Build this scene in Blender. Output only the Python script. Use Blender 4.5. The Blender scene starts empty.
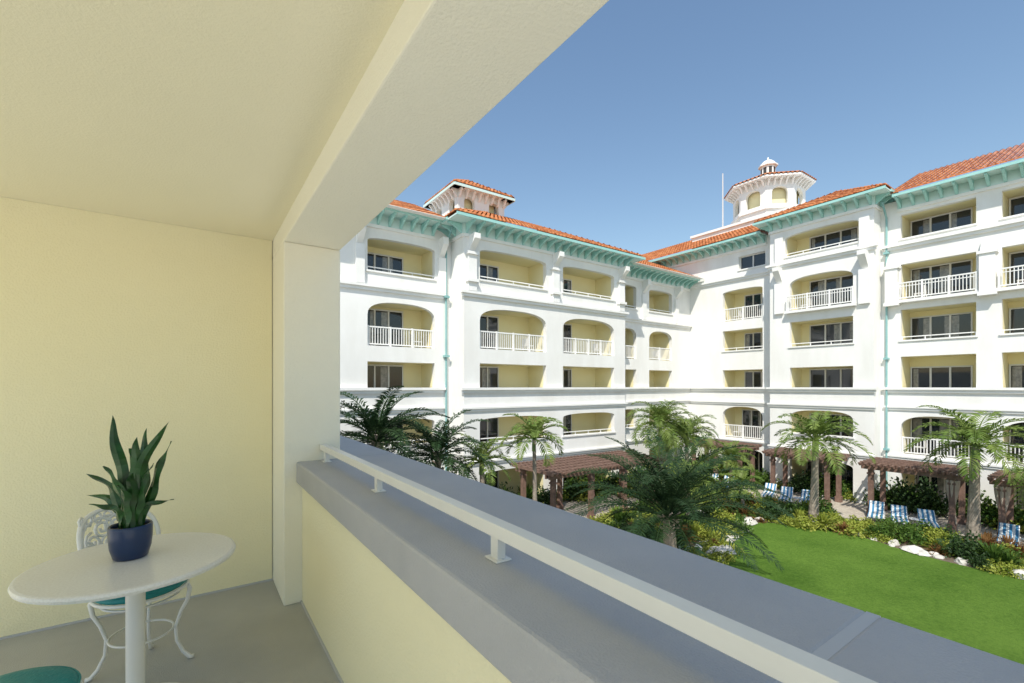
import bpy, math, random
from mathutils import Vector, Matrix
R = random.Random(7)
scene = bpy.context.scene
G = -7.15

# ------------------------------------------------------------------ materials
def nmat(name, col, rough=0.7, col2=None, nscale=3.0, bump=0.0, bscale=60.0, metal=0.0, spec=0.5, amt=1.0, coat=0.0, stretch=None):
    m = bpy.data.materials.new(name); m.use_nodes = True
    nt = m.node_tree; b = nt.nodes["Principled BSDF"]
    b.inputs["Roughness"].default_value = rough
    b.inputs["Metallic"].default_value = metal
    b.inputs["Specular IOR Level"].default_value = spec
    b.inputs["Coat Weight"].default_value = coat
    b.inputs["Base Color"].default_value = (*col, 1)
    tc = nt.nodes.new("ShaderNodeTexCoord")
    if col2 is not None:
        n = nt.nodes.new("ShaderNodeTexNoise"); n.inputs["Scale"].default_value = nscale
        n.inputs["Detail"].default_value = 6; n.inputs["Roughness"].default_value = 0.6
        if stretch:
            mp = nt.nodes.new("ShaderNodeMapping"); mp.inputs["Scale"].default_value = stretch
            nt.links.new(tc.outputs["Object"], mp.inputs["Vector"]); nt.links.new(mp.outputs["Vector"], n.inputs["Vector"])
        else: nt.links.new(tc.outputs["Object"], n.inputs["Vector"])
        r = nt.nodes.new("ShaderNodeValToRGB")
        r.color_ramp.elements[0].position = 0.35; r.color_ramp.elements[1].position = 0.65
        r.color_ramp.elements[0].color = (*col, 1); r.color_ramp.elements[1].color = (*col2, 1)
        nt.links.new(n.outputs["Fac"], r.inputs["Fac"])
        nt.links.new(r.outputs["Color"], b.inputs["Base Color"])
    if bump > 0:
        n2 = nt.nodes.new("ShaderNodeTexNoise"); n2.inputs["Scale"].default_value = bscale
        n2.inputs["Detail"].default_value = 3
        nt.links.new(tc.outputs["Object"], n2.inputs["Vector"])
        bp = nt.nodes.new("ShaderNodeBump"); bp.inputs["Strength"].default_value = bump
        bp.inputs["Distance"].default_value = 0.01
        nt.links.new(n2.outputs["Fac"], bp.inputs["Height"])
        nt.links.new(bp.outputs["Normal"], b.inputs["Normal"])
    return m

M = {}
M['cream'] = nmat("cream_stucco", (0.90,0.825,0.545), 0.85, (0.91,0.84,0.57), 1.1, 0.4, 90)
M['ceil'] = nmat("ceiling_stucco", (0.87,0.81,0.59), 0.85, (0.885,0.825,0.605), 1.0, 0.22, 110)
M['column'] = nmat("column_stucco", (0.90,0.855,0.70), 0.85, (0.91,0.87,0.72), 1.6, 0.35, 90)
M['cap'] = nmat("parapet_cap_paint", (0.42,0.42,0.43), 0.6, (0.47,0.465,0.47), 2.2, 0.35, 150)
M['caulk'] = nmat("joint_sealant", (0.52,0.52,0.52), 0.6)
M['balfloor'] = nmat("balcony_floor_coating", (0.40,0.395,0.37), 0.6, (0.46,0.455,0.42), 1.6, 0.35, 200)
M['fill_terrace'] = nmat("fill_terrace_paving", (0.72,0.70,0.62), 0.7, (0.78,0.76,0.68), 3, 0.2, 50)  # pale surface of the added, unseen terrace that brightens the balcony
M['bounce_deck'] = nmat("bounce_paving", (0.62,0.59,0.52), 0.8, (0.70,0.67,0.60), 1.3, 0.2, 30)  # kept pale to bounce sunlight up to the ceiling; lies out of view
M['rail'] = nmat("white_rail_paint", (0.82,0.80,0.74), 0.35, (0.78,0.76,0.70), 6)
M['white'] = nmat("white_stucco", (0.79,0.775,0.73), 0.85, (0.86,0.85,0.815), 0.9, 0.25, 30, stretch=(1,1,.35))
M['trim'] = nmat("white_trim", (0.87,0.86,0.83), 0.7, (0.81,0.80,0.76), 1.2)
M['yellow'] = nmat("yellow_stucco", (0.86,0.77,0.45), 0.85, (0.88,0.80,0.49), 0.7, 0.1, 30)
M['teal'] = nmat("teal_paint", (0.31,0.59,0.545), 0.5, (0.37,0.64,0.595), 2)
M['teal_lt'] = nmat("pale_teal_paint", (0.60,0.76,0.72), 0.6)
M['spout'] = nmat("verdigris_pipe", (0.20,0.40,0.40), 0.5, (0.26,0.46,0.45), 2)
M['glass'] = nmat("window_glass", (0.015,0.02,0.03), 0.04, spec=0.8)
M['curtain_glass'] = nmat("curtained_window_glass", (0.30,0.29,0.27), 0.25, (0.16,0.16,0.16), 6, spec=0.6, coat=0.6)
M['frame'] = nmat("window_frame", (0.70,0.69,0.66), 0.4)
M['concrete'] = nmat("slab_concrete", (0.45,0.44,0.41), 0.8, (0.5,0.49,0.46), 2)
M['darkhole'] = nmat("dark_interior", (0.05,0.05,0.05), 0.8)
M['soil'] = nmat("mulch", (0.09,0.07,0.045), 0.95, (0.17,0.13,0.09), 4, 0.8, 30)
M['rock'] = nmat("limestone_rock", (0.46,0.43,0.38), 0.9, (0.70,0.67,0.61), 2.5, 0.8, 8)
M['wood'] = nmat("pergola_stain", (0.16,0.095,0.07), 0.6, (0.25,0.155,0.12), 5)
M['cloth'] = nmat("drape_cloth", (0.46,0.38,0.30), 0.9, (0.52,0.43,0.35), 3)
M['trunk'] = nmat("palm_trunk", (0.20,0.165,0.13), 0.9, (0.34,0.29,0.23), 8, 0.9, 15)
M['crownshaft'] = nmat("palm_crownshaft", (0.14,0.22,0.06), 0.5)
M['navy'] = nmat("navy_ceramic", (0.008,0.026,0.085), 0.28, (0.012,0.034,0.10), 6)
M['potting'] = nmat("potting_soil", (0.03,0.02,0.015), 0.95, (0.08,0.06,0.04), 60, 0.8, 100)
M['tealvinyl'] = nmat("teal_vinyl", (0.008,0.21,0.22), 0.5, (0.012,0.25,0.255), 5, 0.3, 80)
M['table'] = nmat("table_top_stone", (0.80,0.785,0.74), 0.30, (0.71,0.69,0.64), 110, 0.0)
M['iron'] = nmat("white_iron", (0.80,0.79,0.75), 0.35)
M['steel'] = nmat("mast_steel", (0.6,0.6,0.6), 0.4)

def paver_mat():
    m = nmat("patio_paving", (0.46,0.41,0.34), 0.8)
    nt = m.node_tree; b = nt.nodes["Principled BSDF"]; tc=nt.nodes.new("ShaderNodeTexCoord")
    br = nt.nodes.new("ShaderNodeTexBrick"); br.inputs["Scale"].default_value = 1.6
    br.inputs["Color1"].default_value=(0.50,0.45,0.37,1); br.inputs["Color2"].default_value=(0.40,0.35,0.29,1); br.inputs["Mortar"].default_value=(0.27,0.24,0.20,1)
    br.inputs["Mortar Size"].default_value=.012
    nt.links.new(tc.outputs["Object"], br.inputs["Vector"]); nt.links.new(br.outputs["Color"], b.inputs["Base Color"])
    return m
M['paver'] = paver_mat()

def leafmat(name, c1, c2, rough=0.5, trans=0.25, scale=1.5, spec=0.25):
    m = bpy.data.materials.new(name); m.use_nodes = True
    nt = m.node_tree; b = nt.nodes["Principled BSDF"]; out = nt.nodes["Material Output"]
    b.inputs["Specular IOR Level"].default_value = spec
    tc = nt.nodes.new("ShaderNodeTexCoord")
    n = nt.nodes.new("ShaderNodeTexNoise"); n.inputs["Scale"].default_value = scale; n.inputs["Detail"].default_value = 4
    nt.links.new(tc.outputs["Object"], n.inputs["Vector"])
    r = nt.nodes.new("ShaderNodeValToRGB")
    r.color_ramp.elements[0].position = 0.35; r.color_ramp.elements[1].position = 0.65
    r.color_ramp.elements[0].color = (*c1,1); r.color_ramp.elements[1].color = (*c2,1)
    nt.links.new(n.outputs["Fac"], r.inputs["Fac"])
    nt.links.new(r.outputs["Color"], b.inputs["Base Color"])
    b.inputs["Roughness"].default_value = rough
    t = nt.nodes.new("ShaderNodeBsdfTranslucent")
    nt.links.new(r.outputs["Color"], t.inputs["Color"])
    mx = nt.nodes.new("ShaderNodeMixShader"); mx.inputs[0].default_value = trans
    nt.links.new(b.outputs[0], mx.inputs[1]); nt.links.new(t.outputs[0], mx.inputs[2])
    nt.links.new(mx.outputs[0], out.inputs["Surface"])
    return m
M['palm'] = leafmat("palm_leaf", (0.10,0.17,0.03), (0.20,0.26,0.06))
M['palmdark'] = leafmat("date_palm_leaf", (0.014,0.038,0.014), (0.038,0.072,0.026), 0.55, 0.10, spec=0.15)
M['leafA'] = leafmat("shrub_leaf_green", (0.05,0.11,0.02), (0.12,0.20,0.035))
M['leafB'] = leafmat("shrub_leaf_lime", (0.22,0.28,0.035), (0.38,0.40,0.08))
M['leafC'] = leafmat("shrub_leaf_dark", (0.025,0.055,0.018), (0.055,0.10,0.03))
M['leafD'] = leafmat("shrub_leaf_copper", (0.20,0.09,0.04), (0.30,0.18,0.06))
M['snake'] = leafmat("snake_plant_leaf", (0.010,0.045,0.010), (0.028,0.105,0.022), 0.32, 0.06, 14, 0.4)

def tile_mat():
    m = bpy.data.materials.new("terracotta_tile"); m.use_nodes = True
    nt = m.node_tree; b = nt.nodes["Principled BSDF"]; b.inputs["Roughness"].default_value = 0.85
    b.inputs["Specular IOR Level"].default_value = 0.2
    tc = nt.nodes.new("ShaderNodeTexCoord")
    v = nt.nodes.new("ShaderNodeTexVoronoi"); v.inputs["Scale"].default_value = 3.2
    nt.links.new(tc.outputs["Object"], v.inputs["Vector"])
    r = nt.nodes.new("ShaderNodeValToRGB")
    r.color_ramp.elements[0].color = (0.30,0.085,0.03,1); r.color_ramp.elements[1].color = (0.58,0.235,0.095,1)
    s = nt.nodes.new("ShaderNodeSeparateColor"); nt.links.new(v.outputs["Color"], s.inputs[0])
    nt.links.new(s.outputs[0], r.inputs["Fac"]); nt.links.new(r.outputs["Color"], b.inputs["Base Color"])
    return m
M['tile'] = tile_mat()

def lawn_mat():
    m = bpy.data.materials.new("lawn_grass"); m.use_nodes = True
    nt = m.node_tree; b = nt.nodes["Principled BSDF"]; b.inputs["Roughness"].default_value = 0.9
    b.inputs["Specular IOR Level"].default_value = 0.1
    tc = nt.nodes.new("ShaderNodeTexCoord")
    n1 = nt.nodes.new("ShaderNodeTexNoise"); n1.inputs["Scale"].default_value = 0.35; n1.inputs["Detail"].default_value = 5
    n2 = nt.nodes.new("ShaderNodeTexNoise"); n2.inputs["Scale"].default_value = 9; n2.inputs["Detail"].default_value = 8; n2.inputs["Roughness"].default_value=0.85
    for n in (n1,n2): nt.links.new(tc.outputs["Object"], n.inputs["Vector"])
    mx = nt.nodes.new("ShaderNodeMix"); mx.data_type='FLOAT'; mx.inputs[0].default_value = 0.6
    nt.links.new(n1.outputs["Fac"], mx.inputs[2]); nt.links.new(n2.outputs["Fac"], mx.inputs[3])
    r = nt.nodes.new("ShaderNodeValToRGB")
    r.color_ramp.elements[0].position = 0.40; r.color_ramp.elements[1].position = 0.60
    r.color_ramp.elements[0].color = (0.055,0.122,0.014,1); r.color_ramp.elements[1].color = (0.135,0.235,0.036,1)
    nt.links.new(mx.outputs[0], r.inputs["Fac"]); nt.links.new(r.outputs["Color"], b.inputs["Base Color"])
    bp = nt.nodes.new("ShaderNodeBump"); bp.inputs["Strength"].default_value = 0.9; bp.inputs["Distance"].default_value=0.08
    nt.links.new(n2.outputs["Fac"], bp.inputs["Height"]); nt.links.new(bp.outputs["Normal"], b.inputs["Normal"])
    return m
M['lawn'] = lawn_mat()

def stripe_mat():
    m = bpy.data.materials.new("striped_cushion"); m.use_nodes = True
    nt = m.node_tree; b = nt.nodes["Principled BSDF"]; b.inputs["Roughness"].default_value = 0.85
    tc = nt.nodes.new("ShaderNodeTexCoord"); s = nt.nodes.new("ShaderNodeSeparateXYZ")
    nt.links.new(tc.outputs["Object"], s.inputs[0])
    a = nt.nodes.new("ShaderNodeMath"); a.operation='MULTIPLY'; a.inputs[1].default_value = 5.2
    nt.links.new(s.outputs["Y"], a.inputs[0])
    f = nt.nodes.new("ShaderNodeMath"); f.operation='FRACT'; nt.links.new(a.outputs[0], f.inputs[0])
    g = nt.nodes.new("ShaderNodeMath"); g.operation='GREATER_THAN'; g.inputs[1].default_value = 0.5
    nt.links.new(f.outputs[0], g.inputs[0])
    mx = nt.nodes.new("ShaderNodeMix"); mx.data_type='RGBA'
    mx.inputs[6].default_value = (0.75,0.75,0.73,1); mx.inputs[7].default_value = (0.05,0.20,0.36,1)
    nt.links.new(g.outputs[0], mx.inputs[0]); nt.links.new(mx.outputs[2], b.inputs["Base Color"])
    return m
M['stripe'] = stripe_mat()

# ------------------------------------------------------------------ mesh builder
class MB:
    def __init__(s): s.v=[]; s.f=[]; s.m=[]; s.names=[]
    def mi(s, k):
        if k not in s.names: s.names.append(k)
        return s.names.index(k)
    def poly(s, pts, k):
        i=len(s.v); s.v.extend([tuple(p) for p in pts]); s.f.append(tuple(range(i,i+len(pts)))); s.m.append(s.mi(k))
    def fbox(s, F, s0,s1,n0,n1,z0,z1,k):
        P=[F(a,b,c) for c in (z0,z1) for b in (n0,n1) for a in (s0,s1)]
        i=len(s.v); s.v.extend(P); q=s.mi(k)
        for f in ((0,2,3,1),(4,5,7,6),(0,1,5,4),(2,6,7,3),(0,4,6,2),(1,3,7,5)):
            s.f.append(tuple(i+j for j in f)); s.m.append(q)
    def box(s,x0,x1,y0,y1,z0,z1,k): s.fbox(ID,x0,x1,y0,y1,z0,z1,k)
    def prism(s, F, prof, s0, s1, k):
        a=[F(s0,n,z) for n,z in prof]; b=[F(s1,n,z) for n,z in prof]
        s.poly(a,k); s.poly(b[::-1],k)
        for i in range(len(prof)):
            j=(i+1)%len(prof); s.poly([a[i],b[i],b[j],a[j]],k)
    def tube(s, pts, rad, k, seg=8, closed=False):
        pts=[Vector(p) for p in pts]; n=len(pts)
        rads = rad if isinstance(rad,(list,tuple)) else [rad]*n
        base=len(s.v); q=s.mi(k); up=None
        for i,p in enumerate(pts):
            if closed: t=(pts[(i+1)%n]-pts[(i-1)%n])
            else: t=(pts[min(i+1,n-1)]-pts[max(i-1,0)])
            if t.length<1e-9: t=Vector((0,0,1))
            t.normalize()
            if up is None:
                up = Vector((0,0,1)) if abs(t.z)<0.9 else Vector((1,0,0))
            side=t.cross(up); 
            if side.length<1e-6: side=t.cross(Vector((0.3,1,0.2)))
            side.normalize(); up=side.cross(t).normalized()
            for j in range(seg):
                a=2*math.pi*j/seg
                s.v.append(tuple(p+(side*math.cos(a)+up*math.sin(a))*rads[i]))
        m = n if closed else n-1
        for i in range(m):
            i2=(i+1)%n
            for j in range(seg):
                j2=(j+1)%seg
                s.f.append((base+i*seg+j,base+i*seg+j2,base+i2*seg+j2,base+i2*seg+j)); s.m.append(q)
        if not closed:
            s.f.append(tuple(base+j for j in range(seg))[::-1]); s.m.append(q)
            s.f.append(tuple(base+(n-1)*seg+j for j in range(seg))); s.m.append(q)
    def lathe(s, prof, c, k, seg=48):
        base=len(s.v); q=s.mi(k)
        for r,z in prof:
            for j in range(seg):
                a=2*math.pi*j/seg; s.v.append((c[0]+r*math.cos(a),c[1]+r*math.sin(a),c[2]+z))
        for i in range(len(prof)-1):
            for j in range(seg):
                j2=(j+1)%seg
                s.f.append((base+i*seg+j,base+i*seg+j2,base+(i+1)*seg+j2,base+(i+1)*seg+j)); s.m.append(q)
    def obj(s, name, parent=None, smooth=False, bevel=0, loc=None):
        me=bpy.data.meshes.new(name); me.from_pydata(s.v,[],s.f)
        for k in s.names: me.materials.append(M[k])
        me.polygons.foreach_set("material_index", s.m)
        if smooth: me.polygons.foreach_set("use_smooth",[True]*len(s.f))
        me.update()
        o=bpy.data.objects.new(name,me); scene.collection.objects.link(o)
        if parent: o.parent=parent
        if loc: o.location=loc
        if bevel:
            b=o.modifiers.new("bevel","BEVEL"); b.width=bevel; b.segments=2; b.limit_method='ANGLE'
        return o
def ID(a,b,c): return (a,b,c)
def frame(ox,oy,sx,sy,nx,ny):
    return lambda s,n,z: (ox+s*sx+n*nx, oy+s*sy+n*ny, z)
def empty(name):
    o=bpy.data.objects.new(name,None); scene.collection.objects.link(o); return o

# ------------------------------------------------------------------ facade tools
def arch_z(u, zt, rise, p=2.6):
    return zt - rise*(1-(max(0,1-abs(u)**p))**(1/p))
def panel(mb, F, s0,s1,z0,z1,n, op):
    if op is None:
        mb.poly([F(s0,n,z0),F(s1,n,z0),F(s1,n,z1),F(s0,n,z1)],'white'); return
    a,b,zb,zt,rise,depth=op; W='white'; th=0.3
    q=lambda p: mb.poly(p,W)
    if a>s0: q([F(s0,n,z0),F(a,n,z0),F(a,n,z1),F(s0,n,z1)])
    if b<s1: q([F(b,n,z0),F(s1,n,z0),F(s1,n,z1),F(b,n,z1)])
    if zb>z0: q([F(a,n,z0),F(b,n,z0),F(b,n,zb),F(a,n,zb)])
    N=20 if rise>0 else 1
    zs=[]
    for i in range(N+1):
        u=-math.cos(math.pi*i/N) if N>1 else (-1 if i==0 else 1)
        zs.append(((a+b)/2+u*(b-a)/2, arch_z(u,zt,rise) if rise>0 else zt))
    for i in range(N):
        (x0,h0),(x1,h1)=zs[i],zs[i+1]
        q([F(x0,n,h0),F(x1,n,h1),F(x1,n,z1),F(x0,n,z1)])
        q([F(x0,n,h0),F(x1,n,h1),F(x1,n-th,h1),F(x0,n-th,h0)])
        if rise>0: mb.poly([F(x0,n-th,h0),F(x1,n-th,h1),F(x1,n-th,zt),F(x0,n-th,zt)],'yellow')
    zl=zs[0][1]
    q([F(a,n,zb),F(a,n-th,zb),F(a,n-th,zl),F(a,n,zl)])
    q([F(b,n,zb),F(b,n-th,zb),F(b,n-th,zl),F(b,n,zl)])
    q([F(a,n,zb),F(b,n,zb),F(b,n-th,zb),F(a,n-th,zb)])
    Y='yellow'; d=n-depth; fz=z0+0.05
    if depth>0.5:
        if zb>fz+.01: mb.poly([F(a,n-th,fz),F(b,n-th,fz),F(b,n-th,zb),F(a,n-th,zb)],Y)
        mb.poly([F(a,n-th,fz),F(b,n-th,fz),F(b,d,fz),F(a,d,fz)],'concrete')
        mb.poly([F(a,n-th,zt),F(b,n-th,zt),F(b,d,zt),F(a,d,zt)],Y)
        mb.poly([F(a,n-th,fz),F(a,d,fz),F(a,d,zt),F(a,n-th,zt)],Y)
        mb.poly([F(b,n-th,fz),F(b,d,fz),F(b,d,zt),F(b,n-th,zt)],Y)
        mb.poly([F(a,d,fz),F(b,d,fz),F(b,d,zt),F(a,d,zt)],Y)
def window(mb, F, a,b,z0,z1,n,np=3):
    mb.fbox(F,a-.07,b+.07,n+.002,n+.09,z1,z1+.08,'frame')
    mb.fbox(F,a-.07,a,n+.002,n+.09,z0,z1,'frame'); mb.fbox(F,b,b+.07,n+.002,n+.09,z0,z1,'frame')
    w=(b-a)/np
    for i in range(np):
        k='glass'
        mb.poly([F(a+i*w,n+.03,z0),F(a+(i+1)*w,n+.03,z0),F(a+(i+1)*w,n+.03,z1),F(a+i*w,n+.03,z1)],k)
        if R.random()<.55:
            c0=a+i*w+.05; cw=w*R.uniform(.2,.5)
            if R.random()<.5: c0=a+(i+1)*w-.05-cw
            for j in range(4):
                x0=c0+cw*j/4; x1=c0+cw*(j+1)/4; e=.004 if j%2 else .012
                mb.poly([F(x0,n+.033+.012-e,z0+.05),F(x1,n+.033+e,z0+.05),F(x1,n+.033+e,z1-.05),F(x0,n+.033+.012-e,z1-.05)],'curtain_glass')
        if i: mb.fbox(F,a+i*w-.045,a+i*w+.045,n+.031,n+.085,z0,z1,'frame')
def chaise(mb,F,s,n,z):
    # small balcony chair silhouette in dark frame
    mb.fbox(F,s-.25,s+.25,n-.25,n+.25,z+.38,z+.43,'frame'); mb.fbox(F,s-.25,s-.2,n-.25,n+.25,z+.431,z+.85,'frame')
    for a in (-.22,.22):
        for b in (-.22,.22): mb.fbox(F,s+a-.02,s+a+.02,n+b-.02,n+b+.02,z,z+.379,'frame')
def balus(mb, F, a,b,z,n,h=1.0,deco=False):
    mb.fbox(F,a,b,n-.03,n+.03,z+h-.07,z+h,'trim'); mb.fbox(F,a,b,n-.025,n+.025,z+.08,z+.14,'trim')
    k=max(2,int((b-a)/.14)); 
    for i in range(1,k):
        s=a+(b-a)*i/k; mb.fbox(F,s-.017,s+.017,n-.017,n+.017,z+.14,z+h-.07,'trim')
    m=max(1,round((b-a)/1.3))
    for i in range(m+1):
        s=a+(b-a)*i/m; s=min(max(s,a+.04),b-.04); mb.fbox(F,s-.045,s+.045,n-.045,n+.045,z,z+h+.02,'trim')
    if deco: mb.fbox(F,a,b,n-.02,n+.02,z+h-.25,z+h-.21,'trim')
def band(mb,F,a,b,n,z,proj=.22,h=.28):
    mb.fbox(F,a-proj,b+proj,n-.05,n+proj,z,z+h*.45,'trim')
    mb.fbox(F,a-proj*.55,b+proj*.55,n-.05,n+proj*.55,z-h*.55,z-.0005,'trim')
def brackets(mb,F,a,b,n,z,over,step=.62,k='teal'):
    m=max(1,int(round((b-a)/step)))
    for i in range(m+1):
        s=a+(b-a)*i/m
        mb.prism(F,[(n+.01,z-.52),(n+.01,z-.001),(n+over-.12,z-.001),(n+over-.12,z-.10),(n+over*.55,z-.18),(n+.14,z-.40)],s-.06,s+.06,k)
def eave(mb,F,a,b,n,z,over=.95,ends=(0,0)):
    mb.fbox(F,a-ends[0],b+ends[1],n-.02,n+over,z,z+.07,'teal_lt')
    mb.fbox(F,a-ends[0],b+ends[1],n+over,n+over+.05,z-.01,z+.14,'teal')
    mb.fbox(F,a,b,n-.04,n+.05,z-.54,z-.002,'teal_lt')
    mb.fbox(F,a,b,n-.04,n+.10,z-.70,z-.542,'trim')
    brackets(mb,F,a+.15,b-.15,n+.05,z-.003,over)
def tiles(mb,F,s0,s1,ne,ze,run,pitch,hl=0,hr=0,tmin=0):
    P=.27; k=int((s1-s0)/P); tp=math.tan(math.radians(pitch))
    for i in range(k):
        sc=s0+(i+.5)*P
        tm=run
        if hl: tm=min(tm,(sc-s0)+.1)
        if hr: tm=min(tm,(s1-sc)+.1)
        prof=[(-P/2,0)]+[(math.cos(math.radians(a))*.095,math.sin(math.radians(a))*.095+.01) for a in (180,140,100,60,20,0)]+[(P/2,0)]
        seen=prof
        nc=max(1,int(math.ceil(tm/.42)))
        for c in range(nc):
            t0=c*.42; t1=min((c+1)*.42+.03,tm+.03); lift=.03
            for j in range(len(seen)-1):
                (x0,h0),(x1,h1)=seen[j],seen[j+1]
                mb.poly([F(sc+x0,ne-t0,ze+t0*tp+h0+lift),F(sc+x1,ne-t0,ze+t0*tp+h1+lift),F(sc+x1,ne-t1,ze+t1*tp+h1),F(sc+x0,ne-t1,ze+t1*tp+h0)],'tile')
        mb.poly([F(sc+x,ne,ze+h+.03) for x,h in prof[1:-1]],'tile')

FL=3.05
LV=[-7.15,-4.1,-1.05,2.0,5.05,8.1]
def opening_unit(mb,F,s0,s1,n,lv,op,rise,kind,win,depth=1.8,z1=None):
    a,b,zb,zt=op
    z0=LV[lv]; zz=z1 if z1 else z0+FL
    panel(mb,F,s0,s1,z0,zz,n,(a,b,zb,zt,rise,depth))
    if win: window(mb,F,win[0],win[1],z0+.06,min(z0+2.15,zt-.1),n-depth,win[2] if len(win)>2 else 3)
    if kind in('rail','deco') and b-a>2.5: chaise(mb,F,b-.7,n-.9,z0+.055)
    if kind=='rail': balus(mb,F,a+.02,b-.02,z0+.05,n-.15,1.02,False)
    if kind=='deco': balus(mb,F,a-.1,b+.1,z0+.05,n+.25,1.02,True); mb.fbox(F,a-.2,b+.2,n+.001,n+.35,z0-.12,z0+.05,'trim')
    if kind=='sill': mb.fbox(F,a-.08,b+.08,n-.33,n+.07,zb-.06,zb+.03,'trim')
    if kind=='sillrail':
        mb.fbox(F,a-.08,b+.08,n-.33,n+.07,zb-.06,zb+.03,'trim')
        mb.fbox(F,a,b,n-.17,n-.12,zb+.2,zb+.25,'trim')
        m=max(1,round((b-a)/1.2))
        for i in range(m+1):
            s=a+.04+(b-a-.08)*i/m; mb.fbox(F,s-.02,s+.02,n-.16,n-.13,zb+.03,zb+.2,'trim')

# =================================================================== LEFT BUILDING (faces -Y)
LB=empty("hotel_building")
F=frame(0,23,1,0,0,-1)
mb=MB()
LT=8.75
def left_stack(s0,s1,n,a,b,wa,wb,nump=3):
    opening_unit(mb,F,s0,s1,n,0,(a,b,LV[0]+.06,-4.75),.35,None,(wa,wb,nump))
    opening_unit(mb,F,s0,s1,n,1,(a,b,-3.15,-1.75),.25,'sillrail',(wa,wb,nump))
    opening_unit(mb,F,s0,s1,n,2,(a,b,-.12,1.25),0,'sill',(wa,wb,nump))
    opening_unit(mb,F,s0,s1,n,3,(a,b,LV[3]+.06,4.35),.75,'rail',(wa,wb,nump))
    opening_unit(mb,F,s0,s1,n,4,(a,b,5.85,7.6),.22,'sillrail',(wa,wb,nump),z1=LT)
left_stack(0.9,11.9,0,7.2,10.9,7.35,9.7)
left_stack(11.9,18.3,1.5,12.9,17.6,13.0,15.2,3)
left_stack(18.3,24.7,1.5,18.95,23.6,19.1,21.2,3)
left_stack(24.7,28.4,0,25.9,27.7,26.1,27.5,2)
left_stack(28.4,34.6,0,29.2,32.1,29.4,30.9,2)
for s,sg in ((11.9,-1),(24.7,1)):
    mb.poly([F(s,1.5,G),F(s,0,G),F(s,0,LT),F(s,1.5,LT)],'white')
mb.fbox(F,.9,34.5,-12,-2.6,G,LT-.01,'white')
for (a,b,n) in ((0.9,11.6,0),(11.9,24.7,1.5),(25.0,34.4,0)):
    band(mb,F,a,b if a>1 else b-.3,n,-.22,.2,.3)
    band(mb,F,a,b if a>1 else b-.3,n,-1.25,.14,.24)
    band(mb,F,a,b if a>1 else b-.3,n,5.0,.2,.3)
    band(mb,F,a,b if a>1 else b-.3,n,-4.2,.12,.22)
for s in (12.35,18.27,24.2):
    mb.fbox(F,s-.26,s+.26,1.48,1.68,5.16,7.1,'trim')
    mb.fbox(F,s-.34,s+.34,1.48,1.78,7.1,7.25,'trim')
    mb.prism(F,[(1.5,7.25),(2.2,7.85),(2.2,8.13),(1.5,8.13)],s-.18,s+.18,'trim')
    mb.fbox(F,s-.34,s+.34,1.48,1.80,5.62,5.78,'trim')
for s in (6.8,11.3,28.5,32.6):
    mb.fbox(F,s-.22,s+.22,-.02,.16,5.16,7.1,'trim')
    mb.prism(F,[(0,7.1),(.6,7.75),(.6,8.13),(0,8.13)],s-.16,s+.16,'trim')
eave(mb,F,.9,10.9,0,LT,.95)
eave(mb,F,11.9,24.7,1.5,LT,.95,(.95,.95))
eave(mb,F,25.7,34.5,0,LT,.95)
SL=frame(0,23,0,-1,-1,0)
eave(mb,SL,-.9,1.5,-11.9,LT+.004,.95)
SR=frame(0,23,0,-1,1,0)
eave(mb,SR,-.9,1.5,24.7,LT+.004,.95)
mb.fbox(F,.9,34.5,-12,1.4,LT+.08,LT+.1,'white')
LP=26
tiles(mb,F,.9,11.5,.97,LT+.16,5,LP)
tiles(mb,F,10.9,25.7,2.47,LT+.16,5.5,LP,1,1)
tiles(mb,F,25.2,34.5,.97,LT+.16,5,LP)
tiles(mb,SL,-4.5,2.47,-10.9,LT+.16,5,LP,0,1)
tiles(mb,SR,-4.5,2.47,25.7,LT+.16,5,LP,0,1)
def spout(F,s,n,z0,z1):
    pts=[F(s,n+.85,z1),F(s,n+.6,z1-.25),F(s,n+.12,z1-.8),F(s,n+.10,z1-1.1),F(s,n+.10,z0)]
    mb.tube(pts,.055,'spout',8)
spout(F,11.55,0,G+.5,LT-.1); spout(F,25.1,0,G+.5,LT-.1)
for z in (-3.9,4.9,1.6): mb.fbox(F,11.4,11.7,0,.26,z,z+.12,'spout')
lo=mb.obj("walls_and_roof",LB)
mb=MB()
def cupola_sq(cx,cy,hw,z0,z1,ov,apex):
    FF=[frame(cx,cy,1,0,0,-1),frame(cx,cy,0,1,-1,0),frame(cx,cy,1,0,0,1),frame(cx,cy,0,1,1,0)]
    for f in FF:
        for (a,b) in ((-hw,-hw*.05),(hw*.05,hw)):
            c=(a+b)/2
            panel(mb,f,a,b,z0,z1,hw,(c-.38,c+.38,z1-1.25,z1-.35,.38,.4))
        mb.fbox(f,-hw*.05,hw*.05,hw-.02,hw,z0,z1,'white')
        mb.fbox(f,-hw-.05,hw+.05,hw-.02,hw+.09,z1-1.5,z1-1.38,'trim')
        mb.fbox(f,-hw-ov,hw+ov,hw-.3,hw+ov,z1,z1+.08,'trim')
        mb.fbox(f,-hw-ov,hw+ov,hw+ov,hw+ov+.05,z1-.04,z1+.12,'teal_lt')
        brackets(mb,f,-hw+.1,hw-.1,hw,z1-.002,ov,.45,'trim')
        tiles(mb,f,-hw-ov,hw+ov,hw+ov+.03,z1+.14,hw+ov,math.degrees(math.atan((apex-z1-.2)/(hw+ov))),1,1)
    mb.box(cx-hw+.5,cx+hw-.5,cy-hw+.5,cy+hw-.5,z0,z1-.01,'yellow')
cupola_sq(15.3,27.0,1.75,9.0,12.35,.5,13.9)
mb.obj("roof_cupola",LB)

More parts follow.
